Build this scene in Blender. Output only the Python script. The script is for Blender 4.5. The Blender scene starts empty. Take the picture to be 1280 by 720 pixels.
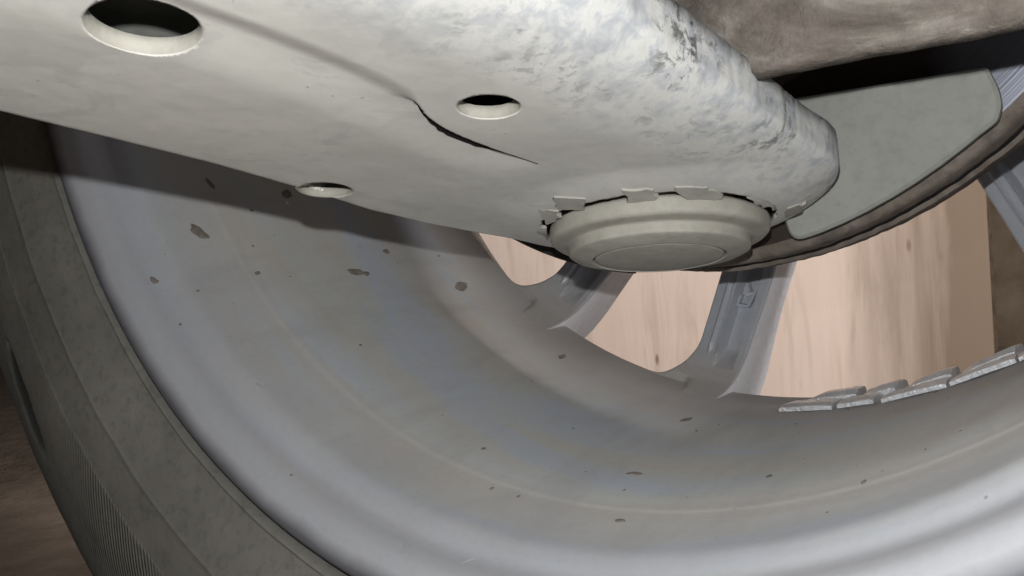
import bpy, bmesh, math, random
from mathutils import Vector, Matrix, noise
random.seed(7)
R = math.radians
sc = bpy.context.scene
col = sc.collection

# ------------------------------------------------------------------ camera, world, lamps
CAM = Vector((0.1426085, -0.1485613, -0.1326507))
RT = Vector((0.7543283, 0.6529044, -0.0685913)).normalized()
FW = Vector((-0.6556419, 0.7545543, -0.0279547)).normalized()
UP = RT.cross(FW).normalized()
cd = bpy.data.cameras.new('camera'); cam = bpy.data.objects.new('camera', cd); col.objects.link(cam)
cd.lens = 32.55; cd.sensor_width = 36; cd.clip_start = 0.005; cd.clip_end = 60
M3 = Matrix((RT, UP, -FW)).transposed()
cam.matrix_world = Matrix.Translation(CAM) @ M3.to_4x4()
sc.camera = cam

w = bpy.data.worlds.new('World'); sc.world = w; w.use_nodes = True
bg = w.node_tree.nodes['Background']
bg.inputs['Color'].default_value = (1.0, 0.88, 0.80, 1); bg.inputs['Strength'].default_value = 0.024

fl = bpy.data.lights.new('phone_flash', 'POINT'); fl.energy = 1.85; fl.shadow_soft_size = 0.0018
fl.color = (0.985, 0.995, 0.975)
flo = bpy.data.objects.new('phone_flash', fl); flo.location = CAM + UP * 0.021 - RT * 0.003; col.objects.link(flo)

ol = bpy.data.lights.new('outside_fill', 'AREA'); ol.energy = 15; ol.shape = 'RECTANGLE'; ol.size = 0.3; ol.size_y = 0.3  # unseen fill light added for daylight on spoke flanks and board
ol.color = (1.0, 0.97, 0.95)
olo = bpy.data.objects.new('outside_fill', ol); olo.location = (0.62, 0.29, 0.36); col.objects.link(olo)
olo.rotation_euler = (Vector((-0.42, 0.90, -0.17)) - Vector(olo.location)).to_track_quat('-Z', 'Y').to_euler()

bl = bpy.data.lights.new('board_fill', 'AREA'); bl.energy = 2.75; bl.shape = 'RECTANGLE'; bl.size = 0.4; bl.size_y = 0.3  # second unseen fill, added from the left to brighten the board
bl.color = (1.0, 0.97, 0.95); bl.spread = R(90)
blo = bpy.data.objects.new('board_fill', bl); blo.location = (-1.15, 0.06, 0.34); col.objects.link(blo)
blo.rotation_euler = (Vector((-0.12, 0.90, -0.10)) - Vector(blo.location)).to_track_quat('-Z', 'Y').to_euler()

sc.view_settings.view_transform = 'Standard'; sc.view_settings.look = 'None'
sc.view_settings.exposure = 0; sc.view_settings.gamma = 1; sc.view_settings.use_curve_mapping = False

# ------------------------------------------------------------------ materials
class NT:
    def __init__(s, name):
        s.m = bpy.data.materials.new(name); s.m.use_nodes = True
        s.t = s.m.node_tree; s.b = s.t.nodes['Principled BSDF']
        s.tc = s.t.nodes.new('ShaderNodeTexCoord'); s.co = s.tc.outputs['Object']
    def lk(s, a, b): s.t.links.new(a, b)
    def map(s, scale=(1, 1, 1), rot=(0, 0, 0), co=None):
        n = s.t.nodes.new('ShaderNodeMapping'); n.inputs['Scale'].default_value = scale; n.inputs['Rotation'].default_value = rot
        s.lk(co or s.co, n.inputs['Vector']); return n.outputs[0]
    def noise(s, scale, detail=4, rough=.55, dist=0, co=None):
        n = s.t.nodes.new('ShaderNodeTexNoise'); n.inputs['Scale'].default_value = scale; n.inputs['Detail'].default_value = detail
        n.inputs['Roughness'].default_value = rough; n.inputs['Distortion'].default_value = dist
        s.lk(co or s.co, n.inputs['Vector']); return n.outputs['Fac']
    def voro(s, scale, co=None, feat='F1'):
        n = s.t.nodes.new('ShaderNodeTexVoronoi'); n.inputs['Scale'].default_value = scale; n.feature = feat
        s.lk(co or s.co, n.inputs['Vector']); return n.outputs['Distance']
    def ramp(s, f, stops):
        n = s.t.nodes.new('ShaderNodeValToRGB'); e = n.color_ramp.elements
        while len(e) < len(stops): e.new(.5)
        for k, (p, c) in zip(e, stops):
            k.position = p; k.color = (c, c, c, 1) if isinstance(c, (int, float)) else (*c, 1)
        s.lk(f, n.inputs[0]); return n.outputs[0]
    def mix(s, f, a, b, mode='MIX'):
        n = s.t.nodes.new('ShaderNodeMix'); n.data_type = 'RGBA'; n.blend_type = mode
        for i, v in ((0, f), (6, a), (7, b)):
            if isinstance(v, (int, float)): n.inputs[i].default_value = v if i == 0 else (v, v, v, 1)
            elif isinstance(v, tuple): n.inputs[i].default_value = (*v, 1)
            else: s.lk(v, n.inputs[i])
        return n.outputs[2]
    def math(s, op, a, b=0.0):
        n = s.t.nodes.new('ShaderNodeMath'); n.operation = op
        for i, v in ((0, a), (1, b)):
            if isinstance(v, (int, float)): n.inputs[i].default_value = v
            else: s.lk(v, n.inputs[i])
        return n.outputs[0]
    def sep(s, co=None):
        n = s.t.nodes.new('ShaderNodeSeparateXYZ'); s.lk(co or s.co, n.inputs[0]); return n.outputs
    def bump(s, h, strength=.3, dist=.001):
        n = s.t.nodes.new('ShaderNodeBump'); n.inputs['Strength'].default_value = strength; n.inputs['Distance'].default_value = dist
        s.lk(h, n.inputs['Height']); s.lk(n.outputs[0], s.b.inputs['Normal'])
    def done(s, colr=None, rough=.8, metal=0.0, spec=.5):
        if colr is not None:
            if isinstance(colr, tuple): s.b.inputs['Base Color'].default_value = (*colr, 1)
            else: s.lk(colr, s.b.inputs['Base Color'])
        for k, v in (('Roughness', rough), ('Metallic', metal), ('Specular IOR Level', spec)):
            if isinstance(v, (int, float)): s.b.inputs[k].default_value = v
            else: s.lk(v, s.b.inputs[k])
        return s.m

def smooth01(x, a, b):
    t = min(1, max(0, (x - a) / (b - a))); return t * t * (3 - 2 * t)

def mat_arm():
    t = NT('dusty_arm_paint'); x, y, z = t.sep()
    base = t.mix(t.ramp(t.noise(28, 5), [(.35, 0.0), (.65, 1.0)]), (.565, .556, .520), (.655, .646, .608))
    fine = t.noise(260, 4, .65)
    base = t.mix(t.math('MULTIPLY', t.ramp(fine, [(.45, 0.), (.7, 1.)]), .22), base, (.42, .415, .39))
    blot = t.ramp(t.noise(48, 6, .6, .8), [(.535, 0.), (.575, 1.)])
    base = t.mix(t.math('MULTIPLY', blot, .30), base, (.67, .645, .61))
    blot2 = t.ramp(t.noise(34, 6, .62, .9), [(.57, 0.), (.60, 1.)])
    base = t.mix(t.math('MULTIPLY', blot2, .30), base, (.43, .425, .41))
    # worn, washed shoulder on the near side: whitish and blue grey mottling with dark pits
    sh = t.math('ADD', t.math('MULTIPLY', y, 1.0), t.math('MULTIPLY', t.math('SUBTRACT', t.noise(45, 4), .5), .030))
    shm = t.ramp(t.math('MULTIPLY', t.math('ADD', sh, .052), 28), [(.0, 1.), (.75, 0.)])
    mott = t.ramp(t.noise(170, 7, .66, .3), [(.30, (.36, .38, .43)), (.44, (.50, .52, .56)), (.56, (.70, .70, .69)), (.66, (.62, .62, .60)), (.76, (.46, .46, .48))])
    base = t.mix(t.math('MULTIPLY', shm, .85), base, mott)
    pit = t.ramp(t.noise(330, 6, .68, .4), [(.505, 0.), (.585, 1.)])
    pitm = t.math('MULTIPLY', pit, t.ramp(t.noise(46, 5, .62), [(.455, 0.), (.58, 1.)]))
    base = t.mix(t.math('MULTIPLY', t.math('MULTIPLY', pitm, shm), .9), base, (.07, .07, .075))
    speck = t.math('MULTIPLY', t.ramp(t.voro(190), [(.035, 1.), (.07, 0.)]), t.ramp(t.noise(55, 2), [(.56, 0.), (.6, 1.)]))
    base = t.mix(t.math('MULTIPLY', speck, .6), base, (.13, .13, .13))
    t.bump(t.math('ADD', t.math('MULTIPLY', fine, .5), t.math('MULTIPLY', t.noise(110, 5, .6), .3)), .12, .0007)
    return t.done(base, t.ramp(t.noise(90, 3), [(.3, .55), (.7, .78)]), 0, .35)

def mat_dust(name, c1, c2, sc_=60, bump=.25, rough=.75):
    t = NT(name)
    base = t.mix(t.ramp(t.noise(sc_, 5), [(.32, 0.), (.68, 1.)]), c1, c2)
    fine = t.noise(340, 4, .65)
    base = t.mix(t.math('MULTIPLY', t.ramp(fine, [(.46, 0.), (.72, 1.)]), .3), base, tuple(v * .62 for v in c1))
    t.bump(fine, bump, .0008)
    return t.done(base, rough, 0, .35)

def mat_barrel():
    t = NT('dusty_silver_paint'); x, y, z = t.sep()
    mp = t.map((1, .45, 1))
    # rings of grime along the barrel: banding by depth, broken up by noise
    yy = t.math('ADD', t.math('MULTIPLY', y, 1.), t.math('MULTIPLY', t.math('SUBTRACT', t.noise(16, 4), .5), .035))
    grime = t.ramp(t.math('MULTIPLY', yy, 6.), [(.04, .10), (.12, .45), (.24, .70), (.36, .85), (.55, .80), (.72, .90), (.9, .97)])
    pat = t.ramp(t.noise(24, 6, .6, .5, mp), [(.30, 0.), (.72, 1.)])
    d = t.math('MULTIPLY', grime, t.math('ADD', t.math('MULTIPLY', pat, .5), .5))
    sil = t.mix(t.noise(9, 3), (.50, .505, .55), (.58, .585, .62))
    arcs = t.noise(1.6, 5, .55, .5, t.map((3.5, 26, 3.5)))
    dust = t.ramp(arcs, [(.34, (.52, .465, .39)), (.45, (.545, .52, .465)), (.54, (.51, .535, .515)), (.62, (.46, .52, .62)), (.72, (.56, .51, .455))])
    brown = t.ramp(t.math('ADD', y, t.math('MULTIPLY', t.math('SUBTRACT', t.noise(20, 4), .5), .03)), [(.10, 0.), (.150, 1.)])
    dust = t.mix(t.math('MULTIPLY', brown, .75), dust, (.31, .27, .245))
    streak = t.ramp(t.noise(55, 5, .62, .3, t.map((1, .30, 1))), [(.50, 0.), (.68, 1.)])
    dust = t.mix(t.math('MULTIPLY', streak, .35), dust, (.27, .24, .21))
    rr = t.math('SQRT', t.math('ADD', t.math('MULTIPLY', x, x), t.math('MULTIPLY', z, z)))
    base = t.mix(d, sil, dust)
    lip_dark = t.ramp(t.math('ADD', t.math('MULTIPLY', t.math('SUBTRACT', rr, .2090), 220.), t.math('MULTIPLY', t.math('SUBTRACT', t.noise(50, 4), .5), .5)), [(.05, 0.), (.85, 1.)])  # darker towards the outer edge of the lip
    base = t.mix(t.math('MULTIPLY', lip_dark, .85), base, (.10, .10, .115))
    fine = t.noise(420, 3, .6)
    base = t.mix(t.math('MULTIPLY', t.ramp(fine, [(.5, 0.), (.75, 1.)]), .10), base, (.25, .24, .23))
    sp = t.math('MULTIPLY', t.ramp(t.voro(130), [(.03, 1.), (.07, 0.)]), t.ramp(t.noise(30, 2), [(.56, 0.), (.62, 1.)]))
    base = t.mix(t.math('MULTIPLY', sp, .6), base, (.15, .12, .10))
    t.bump(fine, .10, .0006)
    metal = t.ramp(d, [(0., .25), (.6, .0)])
    rough = t.ramp(d, [(0., .50), (.8, .66)])
    return t.done(base, rough, metal, .28)

def mat_spoke():
    t = NT('grey_silver_spoke_paint')
    x, y, z = t.sep()
    rr = t.math('SQRT', t.math('ADD', t.math('MULTIPLY', x, x), t.math('MULTIPLY', z, z)))
    base = t.mix(t.noise(50, 4), (.40, .42, .47), (.50, .52, .575))
    dm = t.ramp(t.math('ADD', t.math('MULTIPLY', t.math('SUBTRACT', rr, .168), 55.), t.math('MULTIPLY', t.math('SUBTRACT', t.noise(60, 4), .5), .5)), [(.0, 0.), (.9, 1.)])
    base = t.mix(t.math('MULTIPLY', dm, .85), base, (.46, .425, .395))
    fine = t.noise(500, 3, .6)
    base = t.mix(t.math('MULTIPLY', t.ramp(fine, [(.5, 0.), (.72, 1.)]), .3), base, (.34, .34, .35))
    t.bump(fine, .1, .0005)
    return t.done(base, .42, .15, .5)

def mat_tyre():
    t = NT('dusty_black_rubber'); x, y, z = t.sep()
    base = t.mix(t.ramp(t.noise(22, 5), [(.35, 0.), (.65, 1.)]), (.20, .19, .170), (.265, .252, .226))
    rr = t.math('SQRT', t.math('ADD', t.math('MULTIPLY', x, x), t.math('MULTIPLY', z, z)))
    edge = t.ramp(t.math('MULTIPLY', t.math('SUBTRACT', rr, .20), 8), [(.5, 0.), (.72, 1.)])
    base = t.mix(t.math('MULTIPLY', edge, .6), base, (.10, .103, .098))
    fine = t.noise(300, 4, .65)
    base = t.mix(t.math('MULTIPLY', t.ramp(fine, [(.5, 0.), (.72, 1.)]), .3), base, (.035, .034, .032))
    an = t.math('ARCTAN2', x, z)
    wv = t.math('SINE', t.math('ADD', t.math('MULTIPLY', an, 720.), t.math('MULTIPLY', rr, 2300.)))
    dg = t.math('MULTIPLY', t.math('ARCTAN2', x, t.math('MULTIPLY', z, -1.)), 57.29578)
    ph = t.math('DIVIDE', t.math('ADD', dg, 51.5), 5.2)
    q = t.math('DIVIDE', t.math('SUBTRACT', t.math('SUBTRACT', rr, .2735), t.math('MULTIPLY', ph, .0035)), .0048)
    e = t.math('ADD', t.math('ADD', t.math('MULTIPLY', ph, ph), t.math('MULTIPLY', q, q)), t.math('MULTIPLY', t.math('SUBTRACT', t.noise(90, 3), .5), .5))
    base = t.mix(t.ramp(t.math('MULTIPLY', e, .5), [(.34, .9), (.56, 0.)]), base, (.045, .052, .050))
    band = t.math('MULTIPLY', t.ramp(t.math('MULTIPLY', t.math('SUBTRACT', rr, .24), 20.), [(.20, 0.), (.24, 1.), (.70, 1.), (.80, 0.)]), t.math('MULTIPLY', t.ramp(t.noise(12, 3), [(.36, .25), (.56, 1.)]), t.ramp(t.math('MULTIPLY', t.math('ADD', dg, 50.), .05), [(.15, 0.), (.5, 1.), (.95, 1.), (1., .3)])))
    hat = t.math('MULTIPLY', wv, band)
    base = t.mix(t.math('MULTIPLY', t.math('MULTIPLY', t.math('ADD', wv, 1.), band), .20), base, (.05, .05, .048))
    t.bump(t.math('ADD', fine, t.math('MULTIPLY', hat, 1.2)), .35, .0007)
    return t.done(base, .78, 0, .35)

def mat_disc():
    t = NT('disc_rust'); x, y, z = t.sep()
    base = t.mix(t.ramp(t.noise(70, 5, .6), [(.35, 0.), (.65, 1.)]), (.11, .085, .07), (.22, .19, .165))
    base = t.mix(t.math('MULTIPLY', t.ramp(t.noise(200, 4), [(.5, 0.), (.7, 1.)]), .5), base, (.05, .042, .038))
    t.bump(t.noise(240, 5, .65), .5, .0012)
    return t.done(base, .85, .1, .3)

def mat_disc_face():
    t = NT('disc_swept_steel'); x, y, z = t.sep()
    rr = t.math('SQRT', t.math('ADD', t.math('MULTIPLY', x, x), t.math('MULTIPLY', z, z)))
    n = t.t.nodes.new('ShaderNodeTexNoise'); n.noise_dimensions = '1D'; n.inputs['Scale'].default_value = 900
    t.lk(rr, n.inputs['W'])
    base = t.mix(n.outputs[0], (.16, .17, .21), (.25, .26, .31))
    rust_shade = t.ramp(t.math('ADD', t.math('MULTIPLY', t.math('SUBTRACT', .082, x), 40.), t.math('MULTIPLY', t.math('SUBTRACT', t.noise(60, 4), .5), .8)), [(.2, 0.), (.6, 1.)])  # rust on one side, with the arm's shadow painted into it
    base = t.mix(rust_shade, base, (.075, .058, .048))
    t.bump(n.outputs[0], .15, .0004)
    return t.done(base, .42, .6, .5)

def mat_knuckle():
    t = NT('dirt_caked_iron')
    mp = t.map((.45, 1, 1))
    base = t.ramp(t.noise(62, 7, .66, .5, mp), [(.32, (.035, .028, .025)), (.45, (.09, .075, .065)), (.57, (.17, .15, .13)), (.72, (.34, .32, .29))])
    pink = t.ramp(t.noise(34, 4), [(.5, 0.), (.7, 1.)])
    base = t.mix(t.math('MULTIPLY', pink, .45), base, (.20, .15, .14))
    fl_ = t.ramp(t.noise(150, 5, .6, 0, mp), [(.62, 0.), (.72, 1.)])
    base = t.mix(t.math('MULTIPLY', fl_, .6), base, (.40, .38, .34))
    t.bump(t.noise(95, 7, .66, .3), .8, .003)
    return t.done(base, .9, 0, .25)

def mat_ply():
    t = NT('plywood_veneer')
    g = t.map((14, 14, .9))
    gr = t.noise(7, 6, .6, .35, g)
    fig = t.noise(3.2, 4, .55, 1.3, t.map((2.6, 2.6, .55)))
    base = t.ramp(t.math('ADD', t.math('MULTIPLY', gr, .40), t.math('MULTIPLY', fig, .60)), [(.26, (.595, .465, .385)), (.48, (.66, .53, .45)), (.62, (.69, .56, .48)), (.8, (.73, .605, .52))])
    stain = t.ramp(t.noise(11, 7, .66, .7, t.map((3.4, 3.4, .40))), [(.52, 0.), (.72, 1.)])
    base = t.mix(t.math('MULTIPLY', stain, .55), base, (.40, .31, .235))
    x, y, z = t.sep()
    # browner towards the board's free edge
    e = t.ramp(t.math('ADD', t.math('MULTIPLY', t.math('SUBTRACT', x, .275), 6.5), t.math('MULTIPLY', t.math('SUBTRACT', t.noise(12, 6, .62, .3, t.map((2.2, 2.2, .22))), .5), 1.1)), [(.0, 0.), (.85, 1.)])
    base = t.mix(t.math('MULTIPLY', e, .92), base, (.17, .12, .08))
    dk = t.math('MULTIPLY', t.ramp(t.voro(26, t.map((1, 1, .38))), [(.05, 1.), (.10, 0.)]), t.ramp(t.noise(12, 2), [(.5, 0.), (.58, 1.)]))
    base = t.mix(t.math('MULTIPLY', dk, .75), base, (.16, .10, .07))
    t.bump(gr, .15, .001)
    return t.done(base, .7, 0, .3)

def mat_weight():
    t = NT('zinc_weight')
    base = t.mix(t.noise(160, 5, .65), (.56, .57, .60), (.86, .87, .90))
    t.bump(t.noise(420, 5, .7), .8, .0012)
    return t.done(base, .30, .5, .5)

def mat_simple_noise(name, stops, scale, rough=.9, bump=.5, bd=.01):
    t = NT(name)
    base = t.ramp(t.noise(scale, 7, .62, .2), stops)
    t.bump(t.noise(scale * 3, 6, .65), bump, bd)
    return t.done(base, rough, 0, .2)

ARM = mat_arm()
JOINT = mat_dust('dusty_joint_steel', (.35, .333, .292), (.415, .397, .353), 70)
CRUST = mat_dust('dried_mud_crust', (.34, .328, .295), (.42, .405, .37), 120, .25)
SHIELD = mat_dust('dusty_shield_paint', (.265, .272, .25), (.315, .318, .295), 34, .16)
BARREL, SPOKE, TYRE, DISC, FACE, KNUCKLE, PLY, WEIGHT = mat_barrel(), mat_spoke(), mat_tyre(), mat_disc(), mat_disc_face(), mat_knuckle(), mat_ply(), mat_weight()
MUD = mat_simple_noise('dry_mud_spot', [(.35, (.17, .145, .125)), (.65, (.30, .265, .235))], 300, .9, .4, .0006)
SPOKE_WALL = mat_dust('lit_clean_flank', (.80, .805, .86), (.85, .855, .90), 60, .08, .42)  # cleaner flank paint, lightened further for the light falling on it
SCRATCH = NT('bare_alloy').done((.78, .78, .80), .35, .6)
GROUND = mat_simple_noise('brown_earth', [(.3, (.15, .115, .09)), (.5, (.21, .165, .128)), (.7, (.27, .215, .17))], 22, .95, .8, .01)
WALL = mat_simple_noise('brown_plaster', [(.3, (.12, .085, .06)), (.5, (.19, .14, .10)), (.7, (.25, .19, .14))], 9, .9, .4, .006)
PLYEDGE = mat_simple_noise('ply_edge', [(.35, (.06, .042, .03)), (.65, (.11, .08, .055))], 60, .85, .3, .002)

# ------------------------------------------------------------------ object helpers
def mesh_obj(name, verts, faces, mat, parent=None, smooth=True, sharp=None):
    me = bpy.data.meshes.new(name); me.from_pydata([tuple(v) for v in verts], [], faces); me.validate(); me.update()
    if mat: me.materials.append(mat)
    o = bpy.data.objects.new(name, me); col.objects.link(o)
    if smooth:
        me.shade_smooth()
        if sharp: me.set_sharp_from_angle(angle=R(sharp))
    if parent: o.parent = parent
    return o
def empty(name, label, cat, matrix=None, group=None):
    o = bpy.data.objects.new(name, None); col.objects.link(o); o.empty_display_size = .02
    if matrix: o.matrix_world = matrix
    o['label'] = label; o['category'] = cat
    if group: o['group'] = group
    return o
def fix_normals(o):
    bm = bmesh.new(); bm.from_mesh(o.data); bmesh.ops.recalc_face_normals(bm, faces=bm.faces); bm.to_mesh(o.data); bm.free()
def lathe_y(name, prof, mat, parent, seg=360, closed=False, disp=None, sharp=None, a0=0.0):
    """turn (y, r) pairs about the wheel axis"""
    n = len(prof); vs = []; fs = []
    for i in range(seg):
        a = a0 + 2 * math.pi * i / seg
        for (y, r) in prof:
            d = disp(a, y, r) if disp else (0, 0)
            vs.append(((r + d[1]) * math.sin(a), y + d[0], -(r + d[1]) * math.cos(a)))
    for i in range(seg):
        j = (i + 1) % seg
        for k in range(n if closed else n - 1):
            l = (k + 1) % n
            fs.append((i * n + k, j * n + k, j * n + l, i * n + l))
    o = mesh_obj(name, vs, fs, mat, parent, True, sharp); fix_normals(o); return o
def spline(pts, sub=6):
    """Catmull-Rom through 2D points"""
    out = []
    P = [pts[0]] + list(pts) + [pts[-1]]
    for i in range(1, len(P) - 2):
        for k in range(sub):
            t = k / sub
            out.append(tuple(.5 * (2 * P[i][q] + (P[i+1][q] - P[i-1][q]) * t + (2*P[i-1][q] - 5*P[i][q] + 4*P[i+1][q] - P[i+2][q]) * t*t + (3*P[i][q] - P[i-1][q] - 3*P[i+1][q] + P[i+2][q]) * t**3) for q in (0, 1)))
    out.append(tuple(pts[-1])); return out
def box_vs(x0, x1, y0, y1, z0, z1):
    v = [(x, y, z) for x in (x0, x1) for y in (y0, y1) for z in (z0, z1)]
    f = [(0,1,3,2),(4,6,7,5),(0,4,5,1),(2,3,7,6),(0,2,6,4),(1,5,7,3)]
    return v, f

# ------------------------------------------------------------------ setting
GZ = -0.3225
nG = 120
vs = []; fs = []
for i in range(nG + 1):
    for j in range(nG + 1):
        u, v = i / nG * 2 - 1, j / nG * 2 - 1
        x = 3.2 * (abs(u) ** 1.7) * (1 if u > 0 else -1); y = .6 + 3.2 * (abs(v) ** 1.7) * (1 if v > 0 else -1)
        z = GZ + (noise.noise(Vector((x * 6, y * 6, 0))) * .006 + noise.noise(Vector((x * 22, y * 22, 3))) * .003) - .006
        vs.append((x, y, z))
for i in range(nG):
    for j in range(nG):
        a = i * (nG + 1) + j; fs.append((a, a + nG + 1, a + nG + 2, a + 1))
g = mesh_obj('ground', vs, fs, GROUND); g['kind'] = 'structure'

v, f = box_vs(-2.6, 2.6, 1.55, 1.67, GZ - .02, 2.2)
wl = mesh_obj('wall', v, f, WALL, None, False); wl['kind'] = 'structure'

# plywood board standing behind the wheel
BX1 = -0.1125
pb = empty('plywood_board', 'pale pinkish plywood board standing upright behind the wheel openings', 'plywood board', Matrix.Translation((BX1 - .45, .908, GZ)))
nb = 60
for nm, y0, y1, mt in (('face_veneer', -.008, -.0055, PLY), ('core', -.0055, .0085, PLYEDGE)):
    v, f = box_vs(-.75, .45, y0, y1, .0, .80)
    mesh_obj(nm, v, f, mt, pb, False)
# ------------------------------------------------------------------ wheel
wheel = empty('alloy_wheel', 'silver alloy wheel with black tyre seen from its dusty inner side', 'wheel')
inner = spline([(.0060, .2171), (.0022, .2168), (-.0006, .2157), (-.0021, .2142), (-.0021, .2128), (-.0010, .2106), (.0012, .2081), (.0036, .2064), (.0066, .2055), (.0100, .2050), (.0125, .2042), (.0155, .2021), (.0190, .2005), (.025, .1997), (.031, .1989), (.0365, .19785), (.0402, .19705), (.0420, .19645), (.0445, .1959), (.0490, .1949), (.056, .1938), (.066, .1928), (.083, .1913), (.100, .1900), (.120, .1887), (.138, .1875), (.150, .1867), (.1555, .1864), (.1568, .1867), (.1575, .1885)], 5)
outer = [(.170, .196), (.186, .206), (.198, .2130), (.2005, .2165), (.1985, .2195), (.192, .2185), (.186, .2060), (.165, .2010), (.150, .1990), (.12, .1960), (.06, .1985), (.045, .2040), (.02, .2070), (.0135, .2095), (.0110, .2140), (.0088, .2168)]
lathe_y('rim_barrel', inner + outer, BARREL, wheel, 420, True, None, 40)

def tyre_disp(a, y, r):
    dy = 0.0
    if y < .05:
        # long shallow notches near the shoulder
        ph = ((math.degrees(a) + 51.5 + 15) % 30 - 15) / 5.2
        rc = .2735 + .0035 * ph
        if abs(ph) < 1:
            wv = .0050 * (1 - ph * ph) ** .7
            if abs(r - rc) < wv: dy += .0012 * (1 - ((r - rc) / wv) ** 2) ** .6
        dy += .0004 * noise.noise(Vector((math.sin(a) * r * 60, y * 60, math.cos(a) * r * 60)))
    return (dy, 0)
tp = spline([(.0100, .2174), (.0062, .2180), (.0014, .2183), (-.0009, .2187), (-.0017, .2193), (-.0014, .2200), (-.0017, .2210), (-.0035, .2245), (-.0061, .2290), (-.0083, .2335), (-.0095, .2360)], 4)
tp += [(-.0100, .2370), (-.01025, .2373), (-.01025, .2376), (-.0102, .2380)]
tp += spline([(-.0106, .2395), (-.0118, .2450), (-.0127, .2500), (-.0131, .2520), (-.0134, .2600), (-.0132, .2680), (-.0126, .2730), (-.0120, .2790), (-.0112, .2840), (-.0098, .2890), (-.0076, .2940), (-.0044, .2985), (-.0010, .3015)], 6)
tp += [(.0015, .3040), (.0050, .3078), (.0105, .3116), (.0180, .3150), (.0300, .3180), (.0400, .3186), (.0405, .3120), (.0500, .3120), (.0505, .3192), (.0700, .3198), (.0705, .3130), (.0830, .3130), (.0835, .3200), (.1150, .3200), (.1155, .3130), (.1280, .3130), (.1285, .3198), (.1480, .3192), (.1485, .3120), (.1580, .3120), (.1585, .3186), (.1700, .3178), (.1820, .3145), (.1920, .3080), (.2000, .2980), (.2080, .2800), (.2110, .2620), (.2090, .2420), (.2040, .2260), (.2040, .2215), (.1990, .2205), (.1800, .2300), (.1960, .2620), (.1800, .2950), (.1500, .3050), (.0500, .3050), (.0180, .2950), (.0020, .2620), (.0120, .2300)]
lathe_y('tyre', tp, TYRE, wheel, 2520, True, tyre_disp, 50)

# spokes ---------------------------------------------------------------------
def y_back(rho):
    pts = [(.1900, .1330), (.1874, .1420), (.1858, .1490), (.1835, .1545), (.180, .1590), (.174, .1635), (.160, .1708), (.145, .1780), (.125, .1860), (.10, .1920), (.05, .1960)]
    for (r1, y1), (r0, y0) in zip(pts, pts[1:]):
        if rho >= r0: return y0 + (y1 - y0) * (rho - r0) / (r1 - r0)
    return .196
def spoke_mesh():
    RO = .1866; RF = .017
    rhos = [.1892, .188, .1866] + [RO - .0006 * i for i in range(1, 34)] + [.1664 - .002 * i for i in range(1, 55)]
    K = 81; rows = []
    vs = []; fs = []
    for rho in rhos:
        hw = .0128 + (.16 - rho) * (-.012 if rho < .16 else 0)
        if rho > RO - RF:
            q = min(1, (rho - (RO - RF)) / RF); hw += RF * (1 - math.sqrt(max(0, 1 - q * q)))
        hb = .0128
        hr = .0066 + max(0, .1866 - rho) * .055
        row = []
        for k in range(K):
            s = k / (K - 1) * 2 - 1
            uu = s * (hr if s > 0 else hw); kk = uu / hb + (.36 * smooth01(s, 0, 1))
            # recessed channel with two casting ridges
            fade = 1 - smooth01(rho, .1735 - .004 * abs(kk), .1800)
            ch = smooth01(kk, -.34, -.24) * (1 - smooth01(kk, .46, .54)) * fade
            dy = .0052 * ch
            for c0, hgt in ((-.60, .0012), (-.33, .0020)):
                dy -= hgt * math.exp(-((kk - c0) / .045) ** 2) * (1 - smooth01(rho, .170, .1765))
            ed = max(0, abs(s) - .93) / .07
            dy += .0010 * ed * ed
            if rho > .168:
                m_ = smooth01(-uu, .0070, .0130) if s < 0 else 0
                yb_ = y_back(rho); dy += m_ * max(0, .1552 - yb_)
            a = uu / rho
            row.append(len(vs)); vs.append((rho * math.sin(a), y_back(rho) + dy, -rho * math.cos(a)))
        for s in (1, .45, -.45, -1):
            a = s * ((hr if s > 0 else min(hw, .0128 + .6 * max(0, hw - .0128))) - .0012) / rho
            ro = rho + .013 * smooth01(rho, .155, .187)
            row.append(len(vs)); vs.append((ro * math.sin(a), y_back(max(min(rho, .183), .0)) + .0215, -ro * math.cos(a)))
        rows.append(row)
    n = len(rows[0])
    for r0, r1 in zip(rows, rows[1:]):
        for k in range(n):
            l = (k + 1) % n; fs.append((r0[k], r0[l], r1[l], r1[k]))
    fs.append(tuple(reversed(rows[0]))); fs.append(tuple(rows[-1]))
    return vs, fs
sv, sf = spoke_mesh()
first = mesh_obj('spoke', sv, sf, SPOKE, wheel, True, 42); fix_normals(first)
first.data.materials.append(SPOKE_WALL)
for i_, p_ in enumerate(first.data.polygons):
    if i_ % 85 in (80, 84) and p_.loop_total == 4: p_.material_index = 1
first.data.set_sharp_from_angle(angle=R(42))
A0, A1 = -8.0, -32.5
spokes = []
for k in range(5):
    for a in (A0, A1):
        o = first if not spokes else first.copy()
        if spokes: col.objects.link(o)
        o.parent = wheel; o.rotation_euler = (0, -R(a + 72 * k - (7 if a == A1 and k else 0)), 0); spokes.append(o)
lathe_y('wheel_hub', [(.190, .0), (.190, .060), (.192, .068), (.200, .074), (.214, .074), (.220, .066), (.222, .03), (.222, .0)], SPOKE, wheel, 120, False, None, 40)

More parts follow.
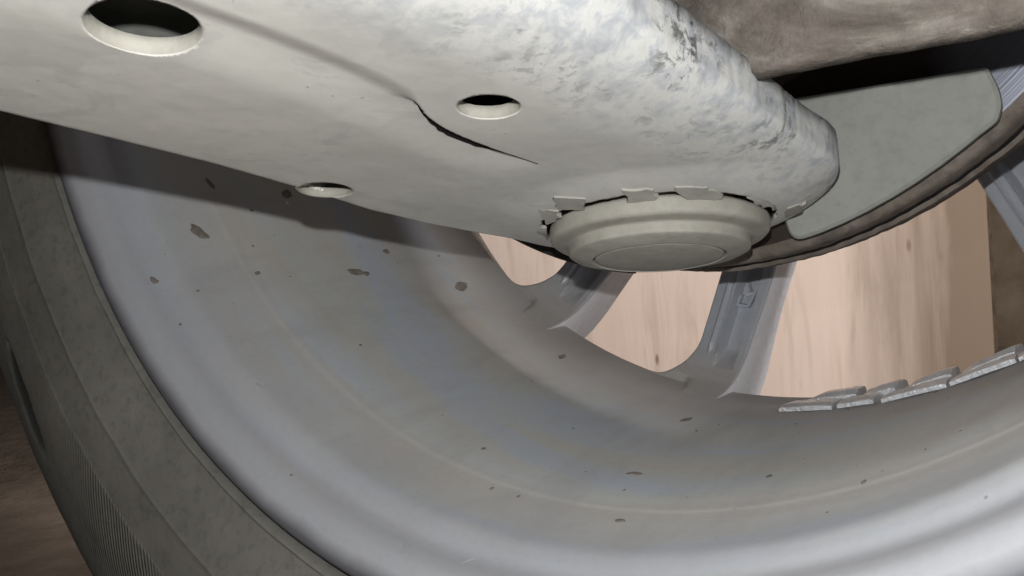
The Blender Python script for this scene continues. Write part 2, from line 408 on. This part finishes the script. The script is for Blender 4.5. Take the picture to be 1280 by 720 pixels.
# raised casting mark on the back of the spoke next to the ball joint
def bars(segs, wd, dp):
    vs = []; fs = []
    for (x0, z0, x1, z1) in segs:
        d = Vector((x1 - x0, 0, z1 - z0)).normalized(); nrm = Vector((-d.z, 0, d.x)) * wd / 2
        b = len(vs)
        for (px, pz) in ((x0, z0), (x1, z1)):
            for s in (-1, 1):
                for yy in (0, 1):
                    rho = -(pz); 
                    vs.append((px + nrm.x * s, y_back(rho) + .0058 - dp * yy, pz + nrm.z * s))
        fs += [(b+q[0], b+q[1], b+q[2], b+q[3]) for q in ((0,1,3,2),(4,6,7,5),(0,4,5,1),(2,3,7,6),(0,2,6,4),(1,5,7,3))]
    return vs, fs
mv, mf = bars([(-.0034, -.1568, .0012, -.1571), (.0012, -.1571, .0030, -.1490), (-.0034, -.1568, -.0029, -.1532), (-.0008, -.1531, .0018, -.1520), (-.0014, -.1488, .0004, -.1523)], .0010, .0030)
cm = mesh_obj('cast_mark', mv, mf, SPOKE, first, False); fix_normals(cm)

# adhesive balance weights on the barrel near the spokes
def weight_mesh(L, W, T, lift, seed):
    """chamfered block, local x along the strip, y along wheel axis, z towards the wheel centre"""
    rd = random.Random(seed); vs = []; fs = []; n = 9
    for i in range(n + 1):
        x = -L / 2 + L * i / n
        q = i / n
        t = T * ((0.55 + .45 * smooth01(q, 0, .28)) if lift > .001 else (.86 + .14 * smooth01(q, 0, .1))) + lift * q
        if q > .93: t -= T * .2
        j = lambda: rd.uniform(-1, 1) * T * .05
        prof = [(-W/2, 0), (-W/2, t*.62 + j()), (-W/2 + W*.10, t*.72 + j()), (-W/2 + W*.14, t*.72), (-W/2 + W*.26, t + j()), (W/2 - W*.1, t + j()), (W/2, t*.8 + j()), (W/2, 0)]
        for (yy, zz) in prof: vs.append((x, yy, zz))
    m = 8
    for i in range(n):
        for k in range(m):
            l = (k + 1) % m; fs.append((i*m+k, i*m+l, (i+1)*m+l, (i+1)*m+k))
    fs.append(tuple(range(m))); fs.append(tuple(reversed(range(n*m, n*m+m))))
    return vs, fs
def barrel_r(y):
    for (y0, r0), (y1, r1) in zip(inner, inner[1:]):
        if y0 <= y <= y1: return r0 + (r1 - r0) * (y - y0) / max(1e-9, y1 - y0)
    return .187
def put_weight(ang, y, L, W, T, lift, seed, skew=0.0, name='balance_weight'):
    v, f = weight_mesh(L, W, T, lift, seed)
    o = mesh_obj(name, v, f, WEIGHT, wheel, True, 25); fix_normals(o)
    a = R(ang); r = barrel_r(y) - .0001
    ex = Vector((math.cos(a), 0, math.sin(a))); ez = Vector((-math.sin(a), 0, math.cos(a))); ey = Vector((0, 1, 0))
    m = Matrix((ex, ey, ez)).transposed().to_4x4(); m.translation = ez * -r + ey * y
    o.matrix_local = m @ Matrix.Rotation(R(skew), 4, 'Z')
    o['label'] = 'silver adhesive balance weight'
    return o
for i, (a, L) in enumerate(((5.5, .0180), (10.4, .0115), (16.0, .0195), (22.2, .0190), (28.2, .0185), (34.1, .0185), (40.0, .0185))):
    put_weight(a, .1385 + .0005 * (i % 2), L, .0105, .0021, .0003, 10 + i, (-1.2, 1.5, .4, -.8, .5, 0, 0)[i])
for i, (a, L) in enumerate(((6.7, .0170), (11.6, .0120), (16.3, .0150), (21.9, .0175), (27.7, .0175), (33.5, .0175))):
    put_weight(a, .1495, L, .0108, .0023, .0014, 40 + i, (2.5, -3, 2, -1.5, 1, 0)[i])

# fine spatter, too small to pick apart
rd = random.Random(21); vs = []; fs = []
for q in range(45):
    an, yy = rd.uniform(-64, 40), rd.uniform(.006, .150); sz = .00018 + .00050 * rd.random() ** 2
    n = 7; b = len(vs); st = rd.uniform(.6, 1.8)
    for lev, k in ((.00002, 1), (.00015, .6)):
        for i in range(n):
            a_ = 2 * math.pi * i / n; k2 = k * rd.uniform(.7, 1.15)
            y2 = yy + sz * k2 * st * math.sin(a_); r_ = barrel_r(y2) - lev; t_ = R(an) + sz * k2 * math.cos(a_) / r_
            vs.append((r_ * math.sin(t_), y2, -r_ * math.cos(t_)))
    for i in range(n): fs.append((b + i, b + (i + 1) % n, b + n + (i + 1) % n, b + n + i))
    fs.append(tuple(b + n + i for i in range(n)))
o = mesh_obj('mud_spatter', vs, fs, MUD, wheel); fix_normals(o); o['kind'] = 'stuff'

# dried mud spots on the barrel
def blob_on_barrel(name, ang, y, la, ly, rot, mat, seed, th=.0002, lab=None):
    rd = random.Random(seed); n = 18; vs = []; fs = []
    for ring, (k, h) in enumerate(((1.0, .00002), (.72, th), (.3, th * 1.15))):
        for i in range(n):
            t = 2 * math.pi * i / n
            rr = k * (1 + .38 * noise.noise(Vector((math.cos(t) * 1.6 + seed, math.sin(t) * 1.6, seed * .7))))
            px, py = rr * la * .42 * math.cos(t), rr * ly * .42 * math.sin(t)
            X = px * math.cos(rot) - py * math.sin(rot); Y = px * math.sin(rot) + py * math.cos(rot)
            yy = y + Y; r = barrel_r(yy) - h; a = R(ang) + X / r
            vs.append((r * math.sin(a), yy, -r * math.cos(a)))
    for q in range(2):
        for i in range(n):
            j = (i + 1) % n; fs.append((q*n+i, q*n+j, (q+1)*n+j, (q+1)*n+i))
    fs.append(tuple(2*n + i for i in range(n)))
    o = mesh_obj(name, vs, fs, mat, wheel); fix_normals(o)
    return o
for k, (a, y, la, ly, rot) in enumerate(((-55.0, .0322, .0092, .0050, .5), (-46.2, .0833, .0040, .0085, -.3), (-45.8, .0870, .003, .004, 0), (-41.3, .1269, .0055, .0085, .4), (-48.3, .0444, .0022, .0025, 0), (-50.4, .0109, .004, .0026, .4), (-48.9, .1036, .0030, .0042, .2), (-24.8, .133, .0030, .0060, .2), (-4.7, .1159, .0028, .0080, -.2), (-.3, .0627, .0062, .0026, .1), (-58.8, .0727, .0045, .0060, .4), (-61.0, .0435, .0070, .0022, .3), (20.9, .0422, .0016, .0024, 0), (-9.3, .038, .0014, .0018, 0), (-14.4, .053, .0016, .002, 0), (12.0, .060, .002, .003, .3), (3.5, .036, .004, .002, 0))):
    blob_on_barrel('mud_spot', a, y, la, ly, rot, MUD, k + 3)
for k, (a, y, la, ly, rot) in enumerate(((-9.5, .0062, .0006, .0040, .5), (-9.1, .0074, .0030, .0006, .2), (-4.3, .0099, .0005, .0045, -.4), (-34.0, .0191, .0030, .0008, .3), (-34.6, .0205, .0018, .0006, .3), (-57.5, .071, .002, .0016, 0))):
    blob_on_barrel('scratch', a, y, la, ly, rot, SCRATCH, k + 60, .0001)

# ------------------------------------------------------------------ brake disc behind the shield
BLACK = mat_simple_noise('gap_shade', [(.35, (.010, .009, .008)), (.65, (.022, .020, .018))], 120, .95, .3, .0008)  # black colour stands in for shade in the vent gap and arm split
disc = empty('brake_disc', 'rusty vented brake disc edge inside the silver wheel', 'brake disc')
def rough_edge(a, y, r):
    k = smooth01(r, .132, .140)
    p = Vector((math.sin(a) * 14, y * 120, math.cos(a) * 14)); q = Vector((math.sin(a) * 60, y * 200, math.cos(a) * 60))
    return (.0003 * k * noise.noise(q + Vector((5, 5, 5))), .0009 * k * (noise.noise(p) * .35 + noise.noise(q) * .3))
lathe_y('outer_friction_ring', [(.1185, .088), (.1185, .1370), (.1186, .1396), (.1190, .1402), (.1250, .1402), (.1268, .1390), (.1272, .137), (.1272, .088)], DISC, disc, 540, True, rough_edge, 35)
lathe_y('inner_friction_ring', [(.1068, .088), (.1068, .1362), (.1072, .1374), (.1080, .1381), (.1090, .1384), (.1120, .1386), (.1158, .1385), (.1162, .1376), (.1162, .088)], DISC, disc, 540, True, rough_edge, 35)
lathe_y('swept_face', [(.1063, .092), (.1062, .1150), (.1062, .1280), (.1066, .1345)], FACE, disc, 240, False)
lathe_y('disc_hat', [(.1172, .0885), (.140, .0860), (.150, .082), (.152, .076), (.152, .0)], DISC, disc, 180, False, None, 40)
lathe_y('vent_gap_shade', [(.1150, .120), (.1150, .1380), (.1160, .1387), (.1180, .1390), (.1190, .1388), (.1195, .120)], BLACK, disc, 540, False, rough_edge)  # flush black band painted as the dark of the vent gap

# ------------------------------------------------------------------ grey splash shield plate
sh = empty('splash_shield', 'flat grey dusty shield plate with rounded lower corners beside the ball joint', 'shield plate', Matrix.Translation((.06, .100, -.093)))
def rounded_poly(pts, rad, n=8):
    out = []
    m = len(pts)
    for i in range(m):
        p0, p1, p2 = Vector(pts[i-1]), Vector(pts[i]), Vector(pts[(i+1) % m])
        r_ = rad[i]
        if r_ <= 0: out.append(tuple(p1)); continue
        d0 = (p0 - p1).normalized(); d2 = (p2 - p1).normalized()
        a = p1 + d0 * r_; b = p1 + d2 * r_
        for k in range(n + 1):
            t = k / n; q = a * (1-t)**2 + p1 * 2*t*(1-t) + b * t*t; out.append(tuple(q))
    return out
arc = [(.1366 * math.sin(R(t)), -.1366 * math.cos(R(t))) for t in (17, 20, 23, 26, 29, 32, 35, 36.5)]
poly = [(.0015, -.0925), (.0842, -.0935), (.0864, -.0990), (.0870, -.1030), (.0858, -.1068)] + arc[::-1] + [(.0322, -.1325), (.0300, -.1240), (.0015, -.1200)]
rad = [0, .0010, .0015, .0015, .001] + [0] * (len(arc) - 1) + [.002] + [.004, .003, 0]
pl2 = rounded_poly(poly, rad, 6)
def plate(name, pts, y0, y1, mat, parent, org, bev=.0008):
    n = len(pts); vs = []; fs = []
    cx = sum(p[0] for p in pts) / n; cz = sum(p[1] for p in pts) / n
    def ring(ins, y):
        b = len(vs)
        for i in range(n):
            p0, p1, p2 = Vector(pts[i-1]), Vector(pts[i]), Vector(pts[(i+1) % n])
            d = (p2 - p0).normalized(); nr = Vector((-d.y, d.x))
            if (Vector((cx, cz)) - p1).dot(nr) < 0: nr = -nr
            q = p1 + nr * ins
            vs.append((q.x - org[0], y - org[1], q.y - org[2]))
        return b
    rs = [ring(bev, y1), ring(0, y1 - bev), ring(0, y0 + bev), ring(bev, y0)]
    for a, b in zip(rs, rs[1:]):
        for i in range(n):
            j = (i + 1) % n; fs.append((a+i, a+j, b+j, b+i))
    fs.append(tuple(rs[0] + i for i in range(n))); fs.append(tuple(rs[3] + i for i in reversed(range(n))))
    o = mesh_obj(name, vs, fs, mat, parent, True, 30); fix_normals(o); return o
plate('plate', pl2, .0982, .1014, SHIELD, sh, (.06, .100, -.093))

lo = [(.1395 * math.sin(R(a)), -.1395 * math.cos(R(a))) for a in range(-66, -3, 3)] + [(.100 * math.sin(R(a)), -.100 * math.cos(R(a))) for a in range(-6, -69, -6)]
BLK = mat_simple_noise('shield_shade', [(.35, (.020, .018, .017)), (.65, (.045, .040, .037))], 120, .85, .3, .0008)  # the arm's shadow on this section is put into its colour
lower = plate('lower_section', lo, .0885, .0915, BLK, sh, (.06, .100, -.093)); lower['label'] = 'lower section painted black for its shade'

# ------------------------------------------------------------------ cast steering knuckle beam above
def cast_beam():
    # cross-section in (y, z), swept along x, lumpy
    sec = spline([(.0290, -.0935), (.0277, -.0890), (.0270, -.0810), (.0280, -.069), (.0310, -.055), (.040, -.046), (.050, -.044), (.058, -.050), (.057, -.062), (.050, -.072), (.0410, -.0820), (.0350, -.0905), (.0318, -.0948)], 5)
    n = len(sec); vs = []; fs = []; S = 220
    for i in range(S + 1):
        x = -.055 + .235 * i / S
        for (y, z) in sec:
            p = Vector((x * 55, y * 90, z * 90)); q = Vector((x * 190, y * 260, z * 260))
            d = noise.noise(p) * .0011 + noise.noise(q) * .00055
            ny, nz = (y - .045), (z + .07); l = math.hypot(ny, nz)
            rid = .0013 * math.exp(-((z + .0800 + .05 * (x - .03)) / .0014) ** 2) * (1 - smooth01(x, .045, .065)) if y < .04 else 0
            vs.append((x, y + (d + rid) * ny / l, z - .0040 + d * nz / l * .45))
    for i in range(S):
        for k in range(n):
            l = (k + 1) % n; fs.append((i*n+k, i*n+l, (i+1)*n+l, (i+1)*n+k))
    fs.append(tuple(range(n))); fs.append(tuple(reversed(range(S*n, S*n+n))))
    return vs, fs
kv, kf = cast_beam()
kn = mesh_obj('steering_knuckle', kv, kf, KNUCKLE); fix_normals(kn)
kn['label'] = 'rough brown dirt-caked cast beam above the grey shield plate'; kn['category'] = 'steering knuckle'

# ------------------------------------------------------------------ suspension arm (local: x inboard along arm, y across, z down out of its underside)
J = Vector((.0089433, .0665441, -.1346100))
E1 = Vector((-.0195965, -.9821035, .1873196)); E2 = Vector((-.9945723, 0, -.1040476)); EN = Vector((.1021855, -.1883419, -.9767730))
AM = Matrix((E1, E2, EN)).transposed().to_4x4(); AM.translation = J
arm = empty('suspension_arm', 'pale dusty pressed steel suspension arm with holes and a round ball joint', 'suspension arm', AM)
H0 = -.0115
def interp(tab, x):
    if x <= tab[0][0]: return tab[0][1]
    for (a, b), (c, d) in zip(tab, tab[1:]):
        if x <= c: return b + (d - b) * (x - a) / (c - a)
    return tab[-1][1]
LW = [(-.05, .046), (.005, .0462), (.020, .0490), (.040, .0512), (.060, .0512), (.085, .0475), (.110, .0452), (.150, .0450), (.22, .047), (.34, .052)]
RW = [(-.05, .046), (.005, .0500), (.012, .05003), (.020, .0503), (.030, .0509), (.045, .0517), (.067, .0522), (.085, .0530), (.101, .0545), (.15, .0600), (.22, .068), (.34, .076)]
HOLES = [(.1492, -.0073, .0083), (.0905, -.0225, .0059), (.0800, .0408, .0063)]
CRACK = [(.1010, -.0140), (.0955, -.0108), (.0900, -.0091), (.0840, -.0082), (.0760, -.0077), (.0680, -.0076), (.0590, -.0077)]
def seg_d(p, a, b):
    ab = b - a; t = max(0, min(1, (p - a).dot(ab) / ab.length_squared)); return (p - a - ab * t).length, t
SEAM = spline([(.0590, -.0077), (.0680, -.0076), (.0760, -.0078), (.0840, -.0084), (.0900, -.0095), (.0955, -.0114), (.1005, -.0138), (.107, -.0160), (.116, -.0174), (.133, -.0184), (.152, -.0180), (.20, -.017), (.34, -.016)], 6)
def surf_h(s, wv):
    """height of the underside (towards the ground) at (s, w) away from the outline"""
    h = H0
    h -= .0003 * smooth01(-wv, .009, .020) * smooth01(s, .055, .11)
    p = Vector((s, wv))
    # a pressed fold along the arm that opens into a split: the near sheet stands proud of the far one
    if s > .052 and -.034 < wv < .024:
        wc = interp(SEAM, s)
        open_ = 1 - smooth01(s, .0975, .1070)
        amp = smooth01(s, .0560, .0720) * (.0014 * open_ + .0010 * (1 - open_))
        wid = .0003 + .0065 * (1 - open_)
        d = wv - wc
        if open_ < 1: d += wid * .5
        if d > 0:
            h -= amp * smooth01(d, 0, wid) * (1 - smooth01(d, wid + .0003, .0150 + wid))
    h += .00010 * noise.noise(Vector((s * 60, wv * 60, 1))) + .00003 * noise.noise(Vector((s * 240, wv * 240, 4)))
    # mounding towards the joint collar
    rr = math.hypot(s, wv); h += .0020 * (1 - smooth01(rr, .031, .047))
    return h
def outline(t):
    """t in [0,1] from the left inboard end round the tip to the right inboard end -> (outline point, spine point, fillet width, drop)"""
    a0, a1 = .40, .60
    if t < a0:
        q = (1 - t / a0); q = q ** 1.12; s = .005 + .325 * q
        return Vector((s, interp(LW, s))), Vector((s, -.004)), .0055, .0045
    if t > a1:
        q = ((t - a1) / (1 - a1)) ** 1.12; s = .005 + .325 * q
        return Vector((s, -interp(RW, s))), Vector((s, -.004)), .0250, interp([(.0, .0065), (.015, .0066), (.03, .0073), (.07, .0095), (.12, .0120), (.3, .0150)], s)
    q = (t - a0) / (a1 - a0); a = R(90 + 180 * q)
    ra = .0462 + (.0500 - .0462) * smooth01(q, 0, 1)
    ra -= .004 * math.sin(math.pi * q) ** 2
    m = smooth01(q, .35, 1)
    return Vector((.005 + ra * math.cos(a), ra * math.sin(a))), Vector((.005, -.004)), .0055 + .0195 * m, .0045 + .0020 * m
NA, NQ = 1500, 190
vs = []; fs = []; grid = []
for i in range(NA + 1):
    O, Mp, fw, dr = outline(i / NA)
    jag = .0006 * noise.noise(Vector((O.x * 160, O.y * 160, 2))) + .0005 * noise.noise(Vector((O.x * 420, O.y * 420, 7)))
    L = (O - Mp).length; row = []
    for k in range(NQ + 1):
        q = (k / NQ); q = 1 - (1 - q) ** 1.12
        P = Mp + (O - Mp) * q; P2 = P
        d = L * (1 - q)
        h = surf_h(P.x, P.y)
        if d < fw: h -= dr * (1 - math.sqrt(max(0, 1 - (1 - d / fw) ** 2)))
        if k > NQ - 12: P2 = P + (O - Mp).normalized() * jag * ((k - NQ + 12) / 12 if O.y > 0 else .25 * (k - NQ + 12) / 12)
        row.append(len(vs)); vs.append([P2.x, P2.y, h])
    for e in (.0015, .004, .0075):     # short wall below the rounded edge
        row.append(len(vs)); v0 = vs[row[NQ]]; vs.append([v0[0], v0[1], v0[2] - e])
    grid.append(row)
nr = len(grid[0])
for i in range(NA):
    for k in range(nr - 1):
        fs.append((grid[i][k], grid[i][k+1], grid[i+1][k+1], grid[i+1][k]))
# cut the holes: drop faces inside, snap the border on to the circle
def ring_r(x, y):
    a = math.atan2(y, x)
    return .0316 + .0011 * noise.noise(Vector((math.cos(a) * 3, math.sin(a) * 3, 5))) + .0006 * noise.noise(Vector((math.cos(a) * 11, math.sin(a) * 11, 9)))
def in_hole(x, y):
    if math.hypot(x, y) < ring_r(x, y): return (0, 0, 0)
    for (cx, cy, r_) in HOLES:
        if math.hypot(x - cx, y - cy) < r_: return (cx, cy, r_)
keep = []; kept = set(); cut = set()
for f_ in fs:
    mx = sum(vs[i][0] for i in f_) / 4; my = sum(vs[i][1] for i in f_) / 4
    if in_hole(mx, my): cut.update(f_)
    else: keep.append(f_); kept.update(f_)
for i in cut & kept:
    if math.hypot(vs[i][0], vs[i][1]) < .040:
        k_ = ring_r(vs[i][0], vs[i][1]) / math.hypot(vs[i][0], vs[i][1]); vs[i][0] *= k_; vs[i][1] *= k_; continue
    if min(math.hypot(vs[i][0] - h[0], vs[i][1] - h[1]) - h[2] for h in HOLES) > .0015: continue
    cx, cy, r_ = min(HOLES, key=lambda h: math.hypot(vs[i][0] - h[0], vs[i][1] - h[1]))
    d = math.hypot(vs[i][0] - cx, vs[i][1] - cy)
    vs[i][0] = cx + (vs[i][0] - cx) * r_ / d; vs[i][1] = cy + (vs[i][1] - cy) * r_ / d
body = mesh_obj('arm_shell', vs, keep, ARM, arm)
bm = bmesh.new(); bm.from_mesh(body.data)
bmesh.ops.delete(bm, geom=[v_ for v_ in bm.verts if not v_.link_faces], context='VERTS')
bmesh.ops.remove_doubles(bm, verts=bm.verts, dist=1e-7)
bmesh.ops.recalc_face_normals(bm, faces=bm.faces)
if sum(f_.normal.z for f_ in bm.faces) < 0: bmesh.ops.reverse_faces(bm, faces=bm.faces)
bm.to_mesh(body.data); bm.free(); body.data.shade_smooth()
so = body.modifiers.new('thickness', 'SOLIDIFY'); so.thickness = .0013; so.offset = -1; so.use_even_offset = False
for (cx, cy, r_) in HOLES:   # rolled collar round each hole
    vs = []; fs = []; n = 72
    hh = surf_h(cx, cy)
    prof = [(r_ + .0008, -.0004), (r_ + .0003, -.00005), (r_ - .0001, -.0002), (r_ - .0004, -.0012), (r_ - .0004, -.0024), (r_ + .0012, -.0031)]
    for i in range(n):
        a = 2 * math.pi * i / n
        for (rr, dz) in prof: vs.append((cx + rr * math.cos(a), cy + rr * math.sin(a), (surf_h(cx + r_ * math.cos(a), cy + r_ * math.sin(a)) if dz > -.001 else hh) + dz))
    m = len(prof)
    for i in range(n):
        j = (i + 1) % n
        for k in range(m - 1): fs.append((i*m+k, j*m+k, j*m+k+1, i*m+k+1))
    o = mesh_obj('hole_collar', vs, fs, JOINT, arm)

# black ribbon painted as the shade inside the split
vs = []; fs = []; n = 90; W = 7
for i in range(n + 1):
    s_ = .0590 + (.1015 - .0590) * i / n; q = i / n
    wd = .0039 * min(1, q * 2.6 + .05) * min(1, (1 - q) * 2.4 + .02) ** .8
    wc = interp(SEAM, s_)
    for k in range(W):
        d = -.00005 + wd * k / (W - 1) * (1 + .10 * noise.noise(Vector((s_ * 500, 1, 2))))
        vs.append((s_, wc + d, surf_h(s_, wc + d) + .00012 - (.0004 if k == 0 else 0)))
for i in range(n):
    for k in range(W - 1): fs.append((i*W+k, i*W+k+1, (i+1)*W+k+1, (i+1)*W+k))
o = mesh_obj('split_shade', vs, fs, BLACK, arm); fix_normals(o)

def lathe_z(name, prof, mat, parent, seg=160, wob=0.0, sharp=None):
    vs = []; fs = []; n = len(prof)
    for i in range(seg):
        a = 2 * math.pi * i / seg
        for (r_, z) in prof:
            d = wob * noise.noise(Vector((math.cos(a) * r_ * 130, math.sin(a) * r_ * 130, z * 260)))
            vs.append(((r_ + d) * math.cos(a), (r_ + d) * math.sin(a), z + d * .5))
    for i in range(seg):
        j = (i + 1) % seg
        for k in range(n - 1): fs.append((i*n+k, j*n+k, j*n+k+1, i*n+k+1))
    o = mesh_obj(name, vs, fs, mat, parent, True, sharp); fix_normals(o); return o
bj = lathe_z('ball_joint', [(.0250, -.0210), (.0252, -.0108), (.0262, -.0099), (.0284, -.0097)] + spline([(.0291, -.0095), (.0294, -.0088), (.0293, -.0062), (.0288, -.0053), (.0278, -.0049), (.0256, -.0046), (.0247, -.0043), (.0244, -.0036), (.0243, -.0022), (.0240, -.0016), (.0226, -.0011), (.0205, -.0006), (.0186, -.00025), (.0180, -.0002)], 4) + [(.01785, -.0004), (.0177, -.0022)], JOINT, arm, 220, .00025, 50)
lathe_z('end_cap', [(.01765, -.0020), (.01725, -.0007), (.0170, -.00035)] + spline([(.0165, -.0002), (.0145, .0001), (.0120, .0003), (.0098, .00045), (.006, .0006), (.002, .0007), (.0001, .0007)], 4), JOINT, bj, 160, .0002, 50)

# closing plate on top of the arm, so the holes look into a dark box
top = []
for i in range(0, NA + 1, 10):
    O, Mp, fw, dr = outline(i / NA); q = Mp + (O - Mp) * (1 - .0022 / (O - Mp).length); top.append((q.x, q.y))
n = len(top)
vs = [(x_, y_, -.0232) for x_, y_ in top] + [(x_, y_, -.0250) for x_, y_ in top]
fs = [tuple(range(n)), tuple(reversed(range(n, 2 * n)))] + [(i, (i + 1) % n, n + (i + 1) % n, n + i) for i in range(n)]
o = mesh_obj('upper_plate', vs, fs, SHIELD, arm, False); fix_normals(o)

# flakes of dried mud lifting round the joint
def flake(pts, h, th, tilt, seed):
    """pts in millimetres (s, w); tilt raises the free edge nearest the joint"""
    rd = random.Random(seed); pp = []
    m = len(pts)
    for i in range(m):
        a, b = Vector(pts[i]), Vector(pts[(i+1) % m])
        for k in range(4):
            q = a.lerp(b, k / 4)
            if k: q += Vector((rd.uniform(-.8, .8), rd.uniform(-.8, .8)))
            pp.append(q / 1000)
    n = len(pp); vs = []; fs = []
    c_ = sum(pp, Vector((0, 0))) / n
    rs = [p.length for p in pp]; r0, r1 = min(rs), max(rs)
    for lev, sc_ in ((0, 1.0), (.7, 1.0), (1, .95)):
        for p in pp:
            q = c_ + (p - c_) * sc_
            t = ((r1 - q.length) / max(1e-6, r1 - r0)) ** 1.3
            vs.append((q.x, q.y, h - .0004 + (tilt + .0002) * t + th * lev + rd.uniform(-.0001, .0001)))
    for L in range(2):
        for i in range(n):
            j = (i + 1) % n; fs.append((L*n+i, L*n+j, (L+1)*n+j, (L+1)*n+i))
    fs.append(tuple(2*n + i for i in range(n))); fs.append(tuple(reversed(range(n))))
    o = mesh_obj('mud_flake', vs, fs, CRUST, arm, True, 40); fix_normals(o); return o
FL = [([(39.4, 4.1), (34.8, -2.4), (29.8, 2.0), (31.8, 8.5)], -.0108, .0011, .0014),
      ([(34.4, 13.5), (31.4, 9.0), (26.4, 13.8), (25.0, 18.8)], -.0108, .0012, .0016),
      ([(24.3, 27.2), (20.3, 22.3), (8.4, 31.5), (9.3, 36.5)], -.0110, .0010, .0014),
      ([(34.5, -12.4), (29.5, -18.2), (22.6, -15.0), (25.8, -9.0)], -.0104, .0012, .0018),
      ([(27.4, -22.5), (21.6, -28.1), (13.5, -27.6), (17.8, -20.5)], -.0104, .0013, .0018),
      ([(6.7, -30.2), (4.8, -34.0), (-5.4, -34.9), (-10.4, -30.2), (-2.7, -29.6)], -.0114, .0008, .0022),
      ([(-12.0, -32.0), (-14.5, -36.0), (-22.0, -31.5), (-20.0, -27.5)], -.0118, .0012, .0012),
      ([(36.6, -3.0), (33.4, -11.0), (29.8, -9.0), (32.2, -1.5)], -.0109, .0007, .0008)]
for k, (pts, h, th, tl) in enumerate(FL): flake(pts, h, th, tl, k)
